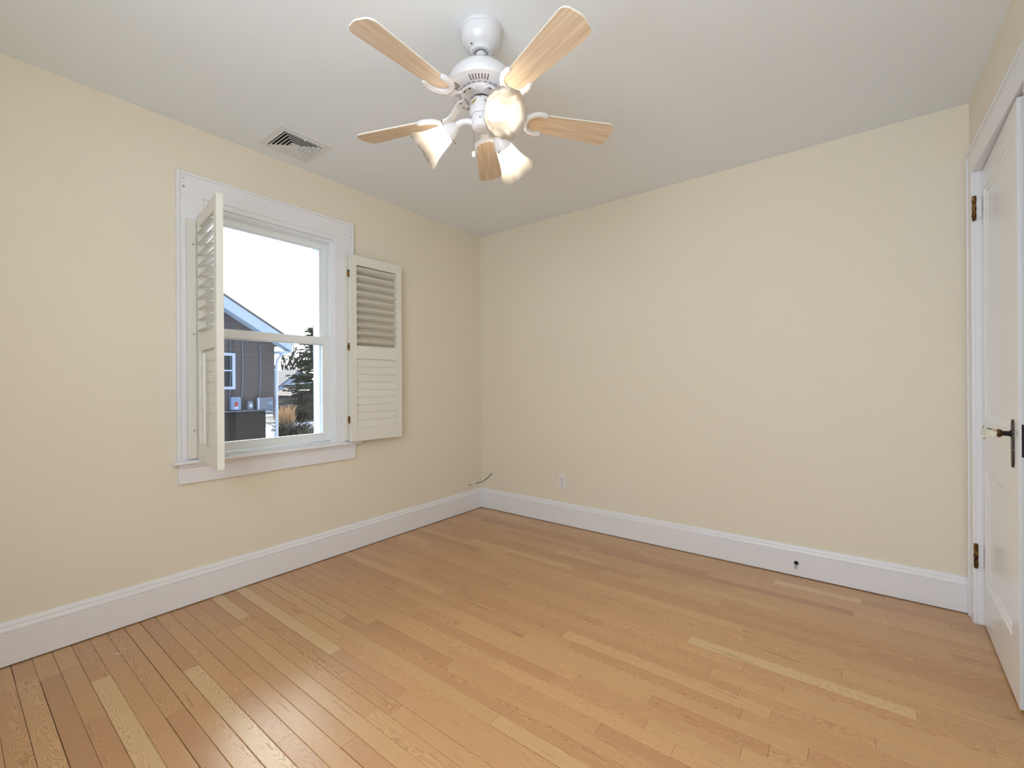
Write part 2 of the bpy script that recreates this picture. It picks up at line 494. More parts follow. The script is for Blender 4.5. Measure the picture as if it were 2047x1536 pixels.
# ------------------------------------------------------------------ window 1: casing (trim_1)
CY0, CY1 = -2.283, -1.297     # casing outer edges
CI0, CI1 = -2.165, -1.408     # casing inner edges
ZT, ZH, ZS = 2.190, 2.078, 0.735
t1 = empty('trim_1', (0, -1.79, ZS)); bpy.context.view_layer.update()
struct(t1, 'wide white painted casing round the window', 'window trim')
def loc(o, root):
    """keep world placement for a mesh modelled in world coordinates under a moved empty"""
    o.parent = root
    o.matrix_parent_inverse = Matrix.Translation(-Vector(root.location)) if tuple(root.rotation_euler) == (0, 0, 0) else root.matrix_basis.inverted()
    return o
def casing_set(root, F, cy0, cy1, ci0, ci1, z0, zt, zh, mtl, th=0.02, band=0.006, bw=0.013):
    """F(depth into room, along, z) -> world; legs and head with a raised outer band"""
    def seg(name, a0, a1, zz0, zz1, bands):
        b = B()
        def bb(d0, d1, p, q, r, s):
            v = [F(d, a, z) for d in (d0, d1) for a in (p, q) for z in (r, s)]
            vs = [b.verts.new(u) for u in v]
            for f in ((0, 1, 3, 2), (4, 6, 7, 5), (0, 4, 5, 1), (2, 3, 7, 6), (0, 2, 6, 4), (1, 5, 7, 3)):
                b.faces.new([vs[i] for i in f])
        bb(0, th, a0, a1, zz0, zz1)
        for (p, q, r, s) in bands: bb(th-0.001, th+band, p, q, r, s)
        loc(obj(name, b, mtl, bevel=0.0015), root)
    seg('casing_leg', cy0, ci0, z0, zh, [(cy0, cy0+bw, z0, zh)])
    seg('casing_leg', ci1, cy1, z0, zh, [(cy1-bw, cy1, z0, zh)])
    seg('casing_head', cy0, cy1, zh, zt, [(cy0, cy0+bw, zh, zt), (cy1-bw, cy1, zh, zt), (cy0+bw, cy1-bw, zt-bw, zt)])
casing_set(t1, lambda d, a, z: (d, a, z), CY0, CY1, CI0, CI1, ZS, ZT, ZH, M['trim'])
b = B()
for q in ((0.0, -2.166, 0.0135, -2.144, ZS, 2.079), (0.0, -1.431, 0.0135, -1.407, ZS, 2.079)):
    bx(b, (q[0], q[1], q[4]), (q[2], q[3], q[5]))
bx(b, (0.0, -2.144, 2.052), (0.0135, -1.431, 2.079))
loc(obj('stop_bead', b, M['trim'], bevel=0.002), t1)
# stool with horns and rounded nose
b = B()
prof = [(-0.03, 0.715), (0.045, 0.715), (0.050, 0.719), (0.052, 0.725), (0.050, 0.731), (0.045, 0.735), (-0.03, 0.735)]
k0 = [b.verts.new((x, -2.303, z)) for x, z in prof]; k1 = [b.verts.new((x, -1.262, z)) for x, z in prof]
for i in range(len(prof)): b.faces.new((k0[i], k0[(i+1) % len(prof)], k1[(i+1) % len(prof)], k1[i]))
b.faces.new(k0[::-1]); b.faces.new(k1)
# trim the part buried in the wall: slab sits on wall face except in the opening
loc(obj('stool', b, M['trim'], smooth=30), t1)
b = B(); bx(b, (0, -2.278, 0.7), (0.03, -1.288, 0.715)); bx(b, (0, -2.278, 0.617), (0.019, -1.288, 0.7))
loc(obj('apron', b, M['trim'], bevel=0.002), t1)
# old bracket marks and screws on the casing
for yy, zz, r_ in ((-2.252, 2.156, 0.004), (-2.252, 2.115, 0.006), (-1.315, 2.137, 0.003), (-1.315, 2.096, 0.004)):
    b = B(); lathe(b, [(r_, 0), (r_, 0.0012)], 14, Matrix.Translation((0.0199, yy, zz)) @ Matrix.Rotation(PI/2, 4, 'Y'))
    loc(obj('filled_hole', b, M['patch']), t1)
# shutter hang strips
for yy in ((-2.245, -2.206), (-1.372, -1.336)):
    b = B(); bx(b, (0.0195, yy[0], 0.745), (0.045, yy[1], 1.952))
    s = loc(obj('hang_strip', b, M['shutter'], bevel=0.0015), t1)
    for zz in (1.825, 1.372, 0.885):
        b = B(); lathe(b, [(0.0035, 0), (0.0035, 0.001), (0.0015, 0.0016)], 12, Matrix.Translation((0.0448, (yy[0]+yy[1])/2+0.006, zz)) @ Matrix.Rotation(PI/2, 4, 'Y'))
        c = obj('screw', b, M['screw']); c.parent = s

# window unit
w1 = empty('window_1', (-0.06, -1.79, ZS))
struct(w1, 'white double-hung window, lower sash seen below the meeting rail', 'window')
def ring(bm, x0, x1, y0, y1, z0, z1, wl, wr, wbm, wtp):
    bx(bm, (x0, y0, z0), (x1, y0+wl, z1)); bx(bm, (x0, y1-wr, z0), (x1, y1, z1))
    bx(bm, (x0, y0+wl, z0), (x1, y1-wr, z0+wbm)); bx(bm, (x0, y0+wl, z1-wtp), (x1, y1-wr, z1))
b = B()
# jamb lining with stepped stops
ring(b, -0.035, 0.0, WY0, WY1, WZ0, WZ1+0.0, 0.006, 0.006, 0.004, 0.006)
ring(b, -0.145, -0.026, WY0+0.002, WY1-0.002, WZ0, WZ1-0.002, 0.014, 0.014, 0.012, 0.022)
ring(b, -0.030, -0.012, WY0+0.006, WY1-0.006, WZ0+0.004, WZ1-0.006, 0.013, 0.013, 0.006, 0.013)
loc(obj('frame', b, M['vinyl'], bevel=0.001), w1)
b = B()
ring(b, -0.175, -0.100, WY0+0.016, WY1-0.016, WZ0+0.012, WZ1-0.022, 0.036, 0.036, 0.02, 0.02)
loc(obj('exterior_stop', b, M['xstop'], bevel=0.001), w1)
def sash(nm, x0, x1, z0, z1, bot, top):
    b = B()
    ya, yb = WY0+0.017, WY1-0.017
    ring(b, x0, x1, ya, yb, z0, z1, 0.040, 0.040, bot, top)
    # glazing bead slope
    ring(b, (x0+x1)/2-0.008, (x0+x1)/2+0.008, ya+0.040, yb-0.040, z0+bot, z1-top, 0.006, 0.006, 0.006, 0.006)
    s = loc(obj(nm, b, M['vinyl'], bevel=0.0015), w1)
    b = B(); xm = (x0+x1)/2
    bx(b, (xm-0.002, ya+0.04, z0+bot), (xm+0.002, yb-0.04, z1-top))
    p = loc(obj('pane', b, M['pane']), w1); 
    p.parent = s
    p.matrix_parent_inverse = Matrix.Identity(4)
    return s
sash('upper_sash', -0.098, -0.068, 1.375, 2.040, 0.042, 0.040)
sash('lower_sash', -0.062, -0.030, 0.750, 1.420, 0.046, 0.046)
# casing round the added fill opening behind the camera
w2 = empty('fill_opening', (2.2, YF, NZ0)); struct(w2, 'white trim round the added fill light opening behind the viewpoint', 'window')
b = B()
for x_ in ((NX0-0.09, NX0), (NX1, NX1+0.09)): bx(b, (x_[0], YF, NZ0-0.09), (x_[1], YF+0.02, NZ1+0.09))
bx(b, (NX0, YF, NZ0-0.09), (NX1, YF+0.03, NZ0)); bx(b, (NX0, YF, NZ1), (NX1, YF+0.02, NZ1+0.09))
loc(obj('fill_opening_frame', b, M['trim'], bevel=0.002), w2)

# ------------------------------------------------------------------ shutters
def louver(bm, xa, xb, z, wdt, th, tilt):
    n_ = 12
    ringA, ringB = [], []
    for i in range(n_):
        a = 2*PI*i/n_
        u, v = math.cos(a)*wdt/2, math.sin(a)*th/2
        yv = u*math.cos(tilt) - v*math.sin(tilt); zv = u*math.sin(tilt) + v*math.cos(tilt)
        ringA.append(bm.verts.new((xa, yv, z+zv))); ringB.append(bm.verts.new((xb, yv, z+zv)))
    for i in range(n_): bm.faces.new((ringA[i], ringA[(i+1) % n_], ringB[(i+1) % n_], ringB[i]))
    bm.faces.new(ringA[::-1]); bm.faces.new(ringB)
def shutter(label, hinge, ang, up_tilt, low_tilt, rod_side, rodlow=True):
    """panel hinged on the vertical at hinge; local +X runs from hinge to free stile"""
    PWD, TH, ZB, ZTP = 0.405, 0.028, 0.0, 1.232
    st = 0.047
    root = empty('window_shutter', hinge, (0, 0, ang))
    tag(root, label, 'shutter', 'louvered shutter panels at the window')
    for nm, xa, xb in (('stile', 0.002, st), ('stile', PWD-st, PWD)):
        b = B(); bx(b, (xa, -TH/2, ZB), (xb, TH/2, ZTP)); obj(nm, b, M['shutter'], root, bevel=0.0015)
    z_low0, z_low1, z_up0, z_up1 = 0.088, 0.549, 0.634, 1.168
    for nm, za, zb in (('bottom_rail', ZB, z_low0), ('middle_rail', z_low1, z_up0), ('top_rail', z_up1, ZTP)):
        b = B(); bx(b, (st, -TH/2+0.001, za), (PWD-st, TH/2-0.001, zb)); obj(nm, b, M['shutter'], root, bevel=0.001)
    n_up = 10; pu = (z_up1-z_up0)/n_up
    for i in range(n_up):
        b = B(); louver(b, st+0.001, PWD-st-0.001, z_up0+pu*(i+0.5), 0.058, 0.008, up_tilt)
        obj('louver', b, M['shutter'], root, smooth=50)
    n_lo = 9; pl = (z_low1-z_low0)/n_lo
    for i in range(n_lo):
        b = B(); louver(b, st+0.001, PWD-st-0.001, z_low0+pl*(i+0.5), pl+0.0035, 0.006, low_tilt)
        obj('louver', b, M['shutter'], root, smooth=50)
    # tilt rod on the room face of the lower bank
    b = B(); ys = rod_side*(TH/2+0.004)
    bx(b, (PWD/2-0.006, min(ys, ys+rod_side*0.010), z_low0+0.01), (PWD/2+0.006, max(ys, ys+rod_side*0.010), z_low1-0.02))
    obj('tilt_rod', b, M['shutter'], root, bevel=0.002)
    for zz in (1.105, 0.625, 0.145):
        b = B()
        bx(b, (-0.012, -0.003, zz-0.022), (0.0, 0.0, zz+0.022))
        lathe(b, [(0.0035, zz-0.024), (0.0035, zz+0.024)], 10, Matrix.Translation((-0.002, -rod_side*(-TH/2), 0)) if False else Matrix.Translation((-0.002, 0, 0)))
        obj('hinge', b, M['brass'], root, smooth=30)
    return root
hl = Vector((0.052, -2.193, 0.735))
shutter('ivory louvered shutter swung out into the room at the left side of the window', hl, math.atan2(-0.050, 0.405), math.radians(27), math.radians(84), -1)
hr = Vector((0.0635, -1.360, 0.737))
shutter('ivory louvered shutter folded back flat against the wall right of the window', hr, math.radians(88.0), math.radians(-26), math.radians(-95), 1)

# ------------------------------------------------------------------ door casing (trim_2) and door
t2 = empty('trim_2', (W, -0.5, 0))
struct(t2, 'white painted casing round the door', 'door trim')
casing_set(t2, lambda d, a, z: (W-d*0.65, a, z), DY0-0.105, -0.019, DY0, DY1, 0.0, 2.186, DZ, M['trim'], th=0.018, band=0.007, bw=0.02)
b = B()
bx(b, (W, DY0-0.02, 0), (W+T, DY0, DZ+0.02)); bx(b, (W, DY1, 0), (W+T, DY1+0.02, DZ+0.02)); bx(b, (W, DY0, DZ), (W+T, DY1, DZ+0.02))
bx(b, (W+0.075, DY1-0.012, 0), (W+0.11, DY1, DZ)); bx(b, (W+0.075, DY0, 0), (W+0.11, DY0+0.012, DZ)); bx(b, (W+0.075, DY0, DZ-0.012), (W+0.11, DY1, DZ))
loc(obj('door_jamb', b, M['trim'], bevel=0.0015), t2)

hx, hy = 3.147, -0.1165
fx, fy = 3.118, -0.798
dang = math.atan2(fx-hx, -(fy-hy))       # small opening angle
d1 = empty('door_1', (hx, hy, 0.010), (0, 0, 0))
# local frame: +X from hinge to free edge, +Y into the thickness (away from the room)
dirv = Vector((fx-hx, fy-hy, 0)).normalized()
nout = Vector((-dirv.y, dirv.x, 0))      # points to +x (closet side)
d1.matrix_basis = Matrix(((dirv.x, nout.x, 0, hx), (dirv.y, nout.y, 0, hy), (0, 0, 1, 0.010), (0, 0, 0, 1)))
struct(d1, 'white two-panel door standing slightly ajar, with a glass knob', 'door')
DW, DH, DT = 0.688, 2.050, 0.036
def door_slab():
    b = B()
    panels = [(0.050, 0.572, 0.195, 0.705), (0.050, 0.604, 0.930, 1.958)]
    xs = sorted({0, DW, *[v for p in panels for v in p[:2]]})
    zs = sorted({0, DH, *[v for p in panels for v in p[2:]]})
    def inside(x, z): return any(p[0] < x < p[1] and p[2] < z < p[3] for p in panels)
    for side, yv in (('f', 0.0), ('b', DT)):
        for i in range(len(xs)-1):
            for j in range(len(zs)-1):
                if inside((xs[i]+xs[i+1])/2, (zs[j]+zs[j+1])/2): continue
                b.faces.new([b.verts.new(v) for v in ((xs[i], yv, zs[j]), (xs[i+1], yv, zs[j]), (xs[i+1], yv, zs[j+1]), (xs[i], yv, zs[j+1]))])
    for q in (((0, 0, 0), (0, DT, 0), (0, DT, DH), (0, 0, DH)), ((DW, 0, 0), (DW, DT, 0), (DW, DT, DH), (DW, 0, DH)),
              ((0, 0, 0), (DW, 0, 0), (DW, DT, 0), (0, DT, 0)), ((0, 0, DH), (DW, 0, DH), (DW, DT, DH), (0, DT, DH))):
        b.faces.new([b.verts.new(v) for v in q])
    bmesh.ops.remove_doubles(b, verts=b.verts, dist=1e-6)
    return b, panels
b, panels = door_slab()
obj('door_leaf', b, M['door'], d1)
for p in panels:
    b = B()
    for s_ in (1, -1):
        y0_ = 0 if s_ == 1 else DT
        steps = [(0.0, 0.0), (0.004, 0.004), (0.014, 0.006), (0.024, 0.011), (0.030, 0.0115)]
        prev = None
        for off, dep in steps:
            cur = [b.verts.new((x, y0_+s_*dep, z)) for x, z in ((p[0]+off, p[2]+off), (p[1]-off, p[2]+off), (p[1]-off, p[3]-off), (p[0]+off, p[3]-off))]
            if prev:
                for i in range(4): b.faces.new((prev[i], prev[(i+1) % 4], cur[(i+1) % 4], cur[i]))
            prev = cur
        b.faces.new(prev)
    obj('door_panel', b, M['door'], d1)
# hinges (children of the door): knuckle stack with ball tips and painted leaf
for zc in (1.890, 0.303):
    b = B()
    kx, ky = 0.004, -0.026
    prof = [(0.0, -0.066), (0.005, -0.064), (0.0075, -0.059), (0.005, -0.053), (0.0045, -0.050), (0.0072, -0.049),
            (0.0072, -0.030), (0.0064, -0.0295), (0.0064, -0.0102), (0.0072, -0.0098), (0.0072, 0.0098), (0.0064, 0.0102), (0.0064, 0.0295), (0.0072, 0.030),
            (0.0072, 0.049), (0.0045, 0.050), (0.005, 0.053), (0.0075, 0.059), (0.005, 0.064), (0.0, 0.066)]
    lathe(b, [(r_*1.1, z_*0.88+zc) for r_, z_ in prof], 18, Matrix.Translation((kx, ky, 0)), cap=False)
    h = obj('hinge', b, M['brass'], d1, smooth=35)
    b = B(); bx(b, (0.001, -0.022, zc-0.044), (0.003, -0.002, zc+0.044))
    h2 = obj('hinge_leaf', b, M['trim']); h2.parent = h
# escutcheon plate, knob
PX, PZ0, PZ1 = 0.611, 0.798, 0.968
b = B()
pts = []
wd = 0.0165
for i in range(13):
    a = PI*i/12
    pts.append((PX+wd*math.cos(a), PZ1-0.025+0.025*math.sin(a)))
for i in range(13):
    a = PI+PI*i/12
    pts.append((PX+wd*math.cos(a), PZ0+0.03+0.030*math.sin(a)))
v0 = [b.verts.new((x, 0.0, z)) for x, z in pts]; v1 = [b.verts.new((PX+(x-PX)*0.8, -0.0045, (z-0.88)*0.97+0.88)) for x, z in pts]
for i in range(len(pts)): b.faces.new((v0[i], v0[(i+1) % len(pts)], v1[(i+1) % len(pts)], v1[i]))
b.faces.new(v1)
obj('escutcheon', b, M['oldmetal'], d1, smooth=30)
KZ = 0.917
KM = Matrix.Translation((PX, 0, KZ)) @ Matrix.Rotation(PI/2, 4, 'X')     # local z -> -Y (into the room)
b = B(); lathe(b, [(0.0, 0.003), (0.012, 0.003), (0.012, 0.008), (0.0088, 0.010), (0.0085, 0.026), (0.0095, 0.028)], 24, KM, cap=False)
kn = obj('knob_shank', b, M['darkmetal'], d1, smooth=35)
b = B(); lathe(b, [(0.0095, 0.0265), (0.0135, 0.030), (0.0150, 0.034), (0.0145, 0.038), (0.0125, 0.040)], 24, KM)
c = obj('knob_collar', b, M['brass'], smooth=35); c.parent = kn
b = B()
def flat12(j, a, r, z):
    k_ = 12; q = (a % (2*PI/k_)) - PI/k_
    return r*math.cos(PI/k_)/math.cos(q), z
lathe(b, [(0.010, 0.0402), (0.0125, 0.044), (0.017, 0.052), (0.0225, 0.064), (0.0245, 0.070), (0.0225, 0.0745), (0.015, 0.0765), (0.006, 0.0770)], 48, KM, flute=flat12)
c = obj('glass_knob', b, M['crystal'], smooth=20); c.parent = kn; c['label'] = 'clear faceted glass knob'
# lock faceplate on the free edge
b = B(); bx(b, (DW, 0.007, 0.845), (DW+0.0015, 0.030, 0.955)); bx(b, (DW, 0.012, 0.905), (DW+0.008, 0.025, 0.925))
obj('lock_faceplate', b, M['oldmetal'], d1)
b = B(); lathe(b, [(0.003, 0), (0.003, 0.001)], 10, Matrix.Translation((DW, 0.016, 0.825)) @ Matrix.Rotation(PI/2, 4, 'Y'))
obj('screw', b, M['darkmetal'], d1)

# ------------------------------------------------------------------ ceiling fan
FX, FY = 1.576, -1.757
fan = empty('ceiling_fan', (FX, FY, H))
tag(fan, 'white ceiling fan with five pale wood blades and three lit tulip shades', 'ceiling fan')
def fz(z): return z-H      # world z to fan local
def FM(prof): return [(r, fz(z)) for r, z in prof]
b = B(); lathe(b, FM([(0.0, 2.4398), (0.079, 2.4398), (0.081, 2.434), (0.080, 2.426), (0.0765, 2.4245), (0.0765, 2.420), (0.0755, 2.408), (0.071, 2.394), (0.063, 2.381), (0.052, 2.370), (0.043, 2.364), (0.0415, 2.361), (0.0415, 2.356), (0.039, 2.353), (0.034, 2.352), (0.026, 2.354), (0.024, 2.362), (0.0, 2.364)]), 56, cap=False)
cn = obj('canopy', b, M['fan'], fan, smooth=35)
b = B(); lathe(b, [(0.003, 0), (0.003, 0.004)], 10, Matrix.Translation((0.0, -0.052, fz(2.362))) @ Matrix.Rotation(PI*0.6, 4, 'X'))
obj('screw', b, M['screw'], cn)
b = B(); lathe(b, FM([(0.0, 2.364), (0.016, 2.360), (0.020, 2.352), (0.016, 2.348), (0.0125, 2.345), (0.0125, 2.314), (0.02, 2.311), (0.024, 2.300)]), 28, cap=False)
obj('downrod', b, M['fan'], fan, smooth=35)
b = B(); lathe(b, FM([(0.0, 2.303), (0.028, 2.306), (0.060, 2.300), (0.090, 2.285), (0.112, 2.264), (0.125, 2.244), (0.129, 2.230), (0.129, 2.214), (0.126, 2.209), (0.122, 2.208),
                      (0.112, 2.204), (0.100, 2.200), (0.088, 2.197), (0.076, 2.195), (0.072, 2.190), (0.066, 2.186), (0.0, 2.186)]), 72, cap=False)
mo = obj('motor_housing', b, M['fan'], fan, smooth=35)
# raised grey strips on the lower plate, painted as shade in radial slots
b = B()
for i in range(60):
    if i % 12 in (0, 1, 11, 10, 2): continue
    a = 2*PI*i/60 + math.radians(-89.6)
    m_ = Matrix.Rotation(a, 4, 'Z') @ Matrix.Translation((0.103, 0, fz(2.2003))) @ Matrix.Rotation(math.radians(-17), 4, 'Y')
    bx(b, (-0.011, -0.0021, -0.0006), (0.010, 0.0021, 0.0012), m_)
for i in range(25):
    a = 2*PI*(i+0.5)/25 + math.radians(-89.6)
    m_ = Matrix.Rotation(a, 4, 'Z') @ Matrix.Translation((0.083, 0, fz(2.1953)))
    bx(b, (-0.001, -0.006, -0.0006), (0.001, 0.006, 0.0012), m_)
obj('vent_slot_shade', b, M['slot'], mo)
b = B(); lathe(b, FM([(0.030, 2.188), (0.030, 2.17)]), 30)
obj('shaft_collar', b, M['dark'], fan)
b = B(); lathe(b, FM([(0.0, 2.176), (0.036, 2.176), (0.0425, 2.172), (0.045, 2.165), (0.045, 2.122), (0.043, 2.117), (0.038, 2.116)]), 44, cap=False)
sh = obj('switch_housing', b, M['fan'], fan, smooth=35)
b = B()
for k_ in range(12):   # slanted gold maker's sticker on the housing
    a0 = math.radians(-78-k_*2.2); zz = 2.156 - k_*0.0007 + (0.003 if k_ % 3 == 0 else 0)
    m_ = Matrix.Rotation(a0, 4, 'Z') @ Matrix.Translation((0.0452, 0, fz(zz)))
    bx(b, (-0.0003, -0.0012, -0.004), (0.0004, 0.0012, 0.002 + (k_ % 2)*0.002), m_)
obj('sticker', b, M['gold_print'], sh)
b = B(); lathe(b, FM([(0.0, 2.117), (0.0375, 2.117), (0.0378, 2.112), (0.0378, 2.082), (0.036, 2.074), (0.030, 2.068), (0.020, 2.065), (0.0, 2.064)]), 44, cap=False)
ft = obj('light_fitter', b, M['fan'], fan, smooth=35)
for a_, z_, n_ in ((-100, 2.170, sh), (-55, 2.168, sh), (-58, 2.095, ft)):
    b = B(); a = math.radians(a_); r_ = 0.0445 if n_ is sh else 0.0375
    lathe(b, [(0.003, -0.001), (0.003, 0.001)], 10, Matrix.Translation((r_*math.cos(a), r_*math.sin(a), fz(z_))) @ Matrix.Rotation(a, 4, 'Z') @ Matrix.Rotation(PI/2, 4, 'Y'))
    obj('screw', b, M['screw'], n_)
# blades
BR, BZ = 0.540, 2.128
PITCH_B = math.radians(-12)
def blade_outline():
    pts = []
    r0, r1 = 0.185, BR
    w0, w1 = 0.043, 0.0585
    # tip with rounded corners (slightly bowed end)
    tipc = 0.028
    for i in range(7):
        a = -PI/2 + (PI/2)*i/6
        pts.append((r1-tipc-0.006+tipc*math.cos(a), -(w1-tipc)+tipc*math.sin(a)))
    for i in range(1, 6):
        t_ = i/6
        pts.append((r1-0.006+0.006*math.sin(PI*t_), -(w1-tipc)+2*(w1-tipc)*t_))
    for i in range(7):
        a = (PI/2)*i/6
        pts.append((r1-tipc-0.006+tipc*math.cos(a), (w1-tipc)+tipc*math.sin(a)))
    for i in range(13):
        a = PI/2 + PI*i/12
        pts.append((r0+0.042+0.042*math.cos(a), w0*math.sin(a)))
    return pts
bo = blade_outline()
for i in range(5):
    az = math.radians(270.4+72*i)
    root = empty('fan_blade_arm', (0, 0, 0)); root.parent = fan
    bpy.data.objects.remove(root, do_unlink=True)
    mz = Matrix.Rotation(az, 4, 'Z') @ Matrix.Translation((0, 0, fz(BZ))) @ Matrix.Rotation(PITCH_B, 4, 'X')
    b = B(); prism(b, bo, 0.0, 0.0055)
    bl = obj('blade', b, M['blade'], fan, bevel=0.001)
    bl.matrix_local = mz
    bl.data.materials.append(M['shutter'])
    for p in bl.data.polygons:
        if abs(p.normal.z) < 0.5: p.material_index = 1
    # blade iron: arm from the motor, and a crescent cupping the blade root
    b = B()
    n_ = 22
    ri, ro = [], []
    cx_, rad = 0.226, 0.047
    path = []
    for k_ in range(n_+1):
        a = math.radians(62) + math.radians(236)*k_/n_
        path.append(Vector((cx_+(rad+0.003)*math.cos(a)*1.05, rad*math.sin(a), -0.002)))
    tube(b, path, [0.006]+[0.0098]*(n_-1)+[0.006], 12)
    # crescent web
    web = [(cx_+0.050*math.cos(math.radians(a)), 0.047*math.sin(math.radians(a))) for a in range(120, 241, 10)]
    web += [(0.162, -0.020), (0.150, -0.015), (0.150, 0.015), (0.162, 0.020)]
    prism(b, web, -0.005, -0.0005)
    mi = mz.inverted() @ Matrix.Rotation(az, 4, 'Z')
    # arm pieces in fan space (r, z) converted to blade space
    arm = [(0.158, 2.126), (0.140, 2.130), (0.122, 2.143), (0.106, 2.163), (0.090, 2.178), (0.060, 2.183)]
    wds = [0.017, 0.015, 0.014, 0.016, 0.021, 0.026]
    lo_, hi_ = [], []
    for (r_, z_), w_ in zip(arm, wds):
        for lst, dz_ in ((lo_, -0.0035), (hi_, 0.0035)):
            lst.append([b.verts.new(mi @ Vector((r_, s_*w_, fz(z_)+dz_))) for s_ in (-1, 1)])
    for k_ in range(len(arm)-1):
        b.faces.new((lo_[k_][0], lo_[k_][1], lo_[k_+1][1], lo_[k_+1][0]))
        b.faces.new((hi_[k_][0], hi_[k_+1][0], hi_[k_+1][1], hi_[k_][1]))
        for s_ in (0, 1): b.faces.new((lo_[k_][s_], hi_[k_][s_], hi_[k_+1][s_], lo_[k_+1][s_]))
    b.faces.new((lo_[0][0], hi_[0][0], hi_[0][1], lo_[0][1])); b.faces.new((lo_[-1][0], hi_[-1][0], hi_[-1][1], lo_[-1][1]))
    ir = obj('blade_iron', b, M['fan'], fan, smooth=40)
    ir.matrix_local = mz
    for s_ in (-1, 1):
        b = B(); lathe(b, [(0.0035, 0), (0.0035, 0.0015)], 10, Matrix.Translation((0.080, s_*0.013, 0)))
        c = obj('screw', b, M['dark']); c.parent = ir
        c.matrix_local = mi @ Matrix.Translation((0, 0, fz(2.1755)))
# light arms, shades, bulbs
for i in range(3):
    az = math.radians(-28.3+120*i)
    rz = Matrix.Rotation(az, 4, 'Z')
    neck = Vector((0.130, 0, fz(2.066))); mouth = Vector((0.233, 0, fz(1.998)))
    ax = (mouth-neck).normalized()
    b = B()
    tube(b, [rz @ Vector(v) for v in ((0.034, 0, fz(2.098)), (0.055, 0, fz(2.104)), (0.075, 0, fz(2.102)), (0.093, 0, fz(2.092)), (0.104, 0, fz(2.084)))], [0.013, 0.012, 0.012, 0.0135, 0.016], 14)
    ar = obj('light_arm', b, M['fan'], fan, smooth=45)
    q = ax.to_track_quat('Z', 'Y').to_matrix().to_4x4()
    sm = rz @ Matrix.Translation(neck) @ q
    b = B(); lathe(b, [(0.0, -0.043), (0.014, -0.042), (0.020, -0.034), (0.026, -0.022), (0.0345, -0.006), (0.0365, 0.004), (0.0352, 0.006), (0.033, 0.004), (0.030, -0.006), (0.0, -0.01)], 32, sm, cap=False)
    so = obj('socket_cup', b, M['fan'], smooth=40); so.parent = ar
    for k_ in range(3):
        a = 2*PI*k_/3 + 0.5
        b = B(); tube(b, [sm @ Vector((0.034*math.cos(a), 0.034*math.sin(a), 0.0)), sm @ Vector((0.046*math.cos(a), 0.046*math.sin(a), 0.0))], [0.0014, 0.0014], 8)
        lathe(b, [(0.003, 0), (0.003, 0.004)], 10, sm @ Matrix.Translation((0.046*math.cos(a), 0.046*math.sin(a), 0)) @ Matrix.Rotation(a, 4, 'Z') @ Matrix.Rotation(PI/2, 4, 'Y'))
        c = obj('thumbscrew', b, M['screw']); c.parent = ar
    # fluted tulip shade
    L_ = (mouth-neck).length
    prof = [(0.0325, 0.000), (0.0335, 0.010), (0.0375, 0.022), (0.0415, 0.038), (0.0460, 0.056), (0.0515, 0.074), (0.0580, 0.090), (0.0650, 0.104), (0.0710, 0.1145), (0.0760, 0.1215)]
    def fl_(j, a, r, z):
        t_ = max(0.0, (j-1)/9.0)
        sq = 1/max(abs(math.cos((a % (PI/2))-PI/4)), 0.0001)   # soft square
        sqm = 1+(min(sq, 1.41)-1)*(-0.22)*t_*t_
        rip = 1+0.028*t_*t_*math.cos(16*a)
        return r*sqm*rip*(1+0.035*t_*t_), z+0.0022*t_**3*math.cos(16*a)-0.009*t_**3*abs(math.sin(2*a))+0.003*t_
    b = B(); lathe(b, prof, 128, sm, cap=False, flute=fl_)
    s_ = obj('lamp_shade', b, M['shade'], fan, smooth=60)
    b = B(); lathe(b, [(0.0, 0.0), (0.012, 0.0), (0.013, 0.018), (0.016, 0.030), (0.0225, 0.043), (0.0255, 0.056), (0.0225, 0.070), (0.013, 0.079), (0.0, 0.082)], 28, sm @ Matrix.Translation((0, 0, 0.006)), cap=False)
    c = obj('bulb', b, M['bulb'], fan, smooth=60)
# pull chain
b = B()
cx0, cy0 = 1.546-FX, -1.769-FY
tube(b, [(cx0*0.9, cy0*0.9, fz(2.084)), (cx0, cy0, fz(2.075)), (cx0, cy0, fz(1.992))], 0.0009, 8)
for k_ in range(26):
    lathe(b, [(0.0, -0.0014), (0.0014, 0), (0.0, 0.0014)], 8, Matrix.Translation((cx0, cy0, fz(2.072-k_*0.0031))), cap=False)
pc = obj('pull_chain', b, M['chain'], fan)
b = B(); lathe(b, [(0.0, 0.0), (0.005, -0.002), (0.007, -0.009), (0.006, -0.018), (0.003, -0.024)], 16, Matrix.Translation((cx0, cy0, fz(1.993))))
obj('chain_fob', b, M['plastic'], pc, smooth=40)

# ------------------------------------------------------------------ ceiling register
vr = empty('ceiling_vent', (0.2415, -1.80, H))
tag(vr, 'white square ceiling air register with dark gaps between nested louvers', 'vent')
b = B()
hw, iw = 0.1385, 0.1035
for s_ in ((-hw, -hw, -iw, hw), (iw, -hw, hw, hw), (-iw, -hw, iw, -iw), (-iw, iw, iw, hw)):
    bx(b, (s_[0], s_[1], -0.004), (s_[2], s_[3], 0.0))
for s_ in ((-iw-0.003, -iw-0.003, -iw, iw+0.003), (iw, -iw-0.003, iw+0.003, iw+0.003), (-iw, -iw-0.003, iw, -iw), (-iw, iw, iw, iw+0.003)):
    bx(b, (s_[0], s_[1], -0.0085), (s_[2], s_[3], -0.004))
obj('vent_flange', b, M['metal_vent'], vr, bevel=0.001)
b = B(); bx(b, (-iw, -iw, -0.0012), (iw, iw, -0.0004))
obj('vent_throat_shade', b, M['dark'], vr)  # thin dark sheet, its colour stands for shade in the throat
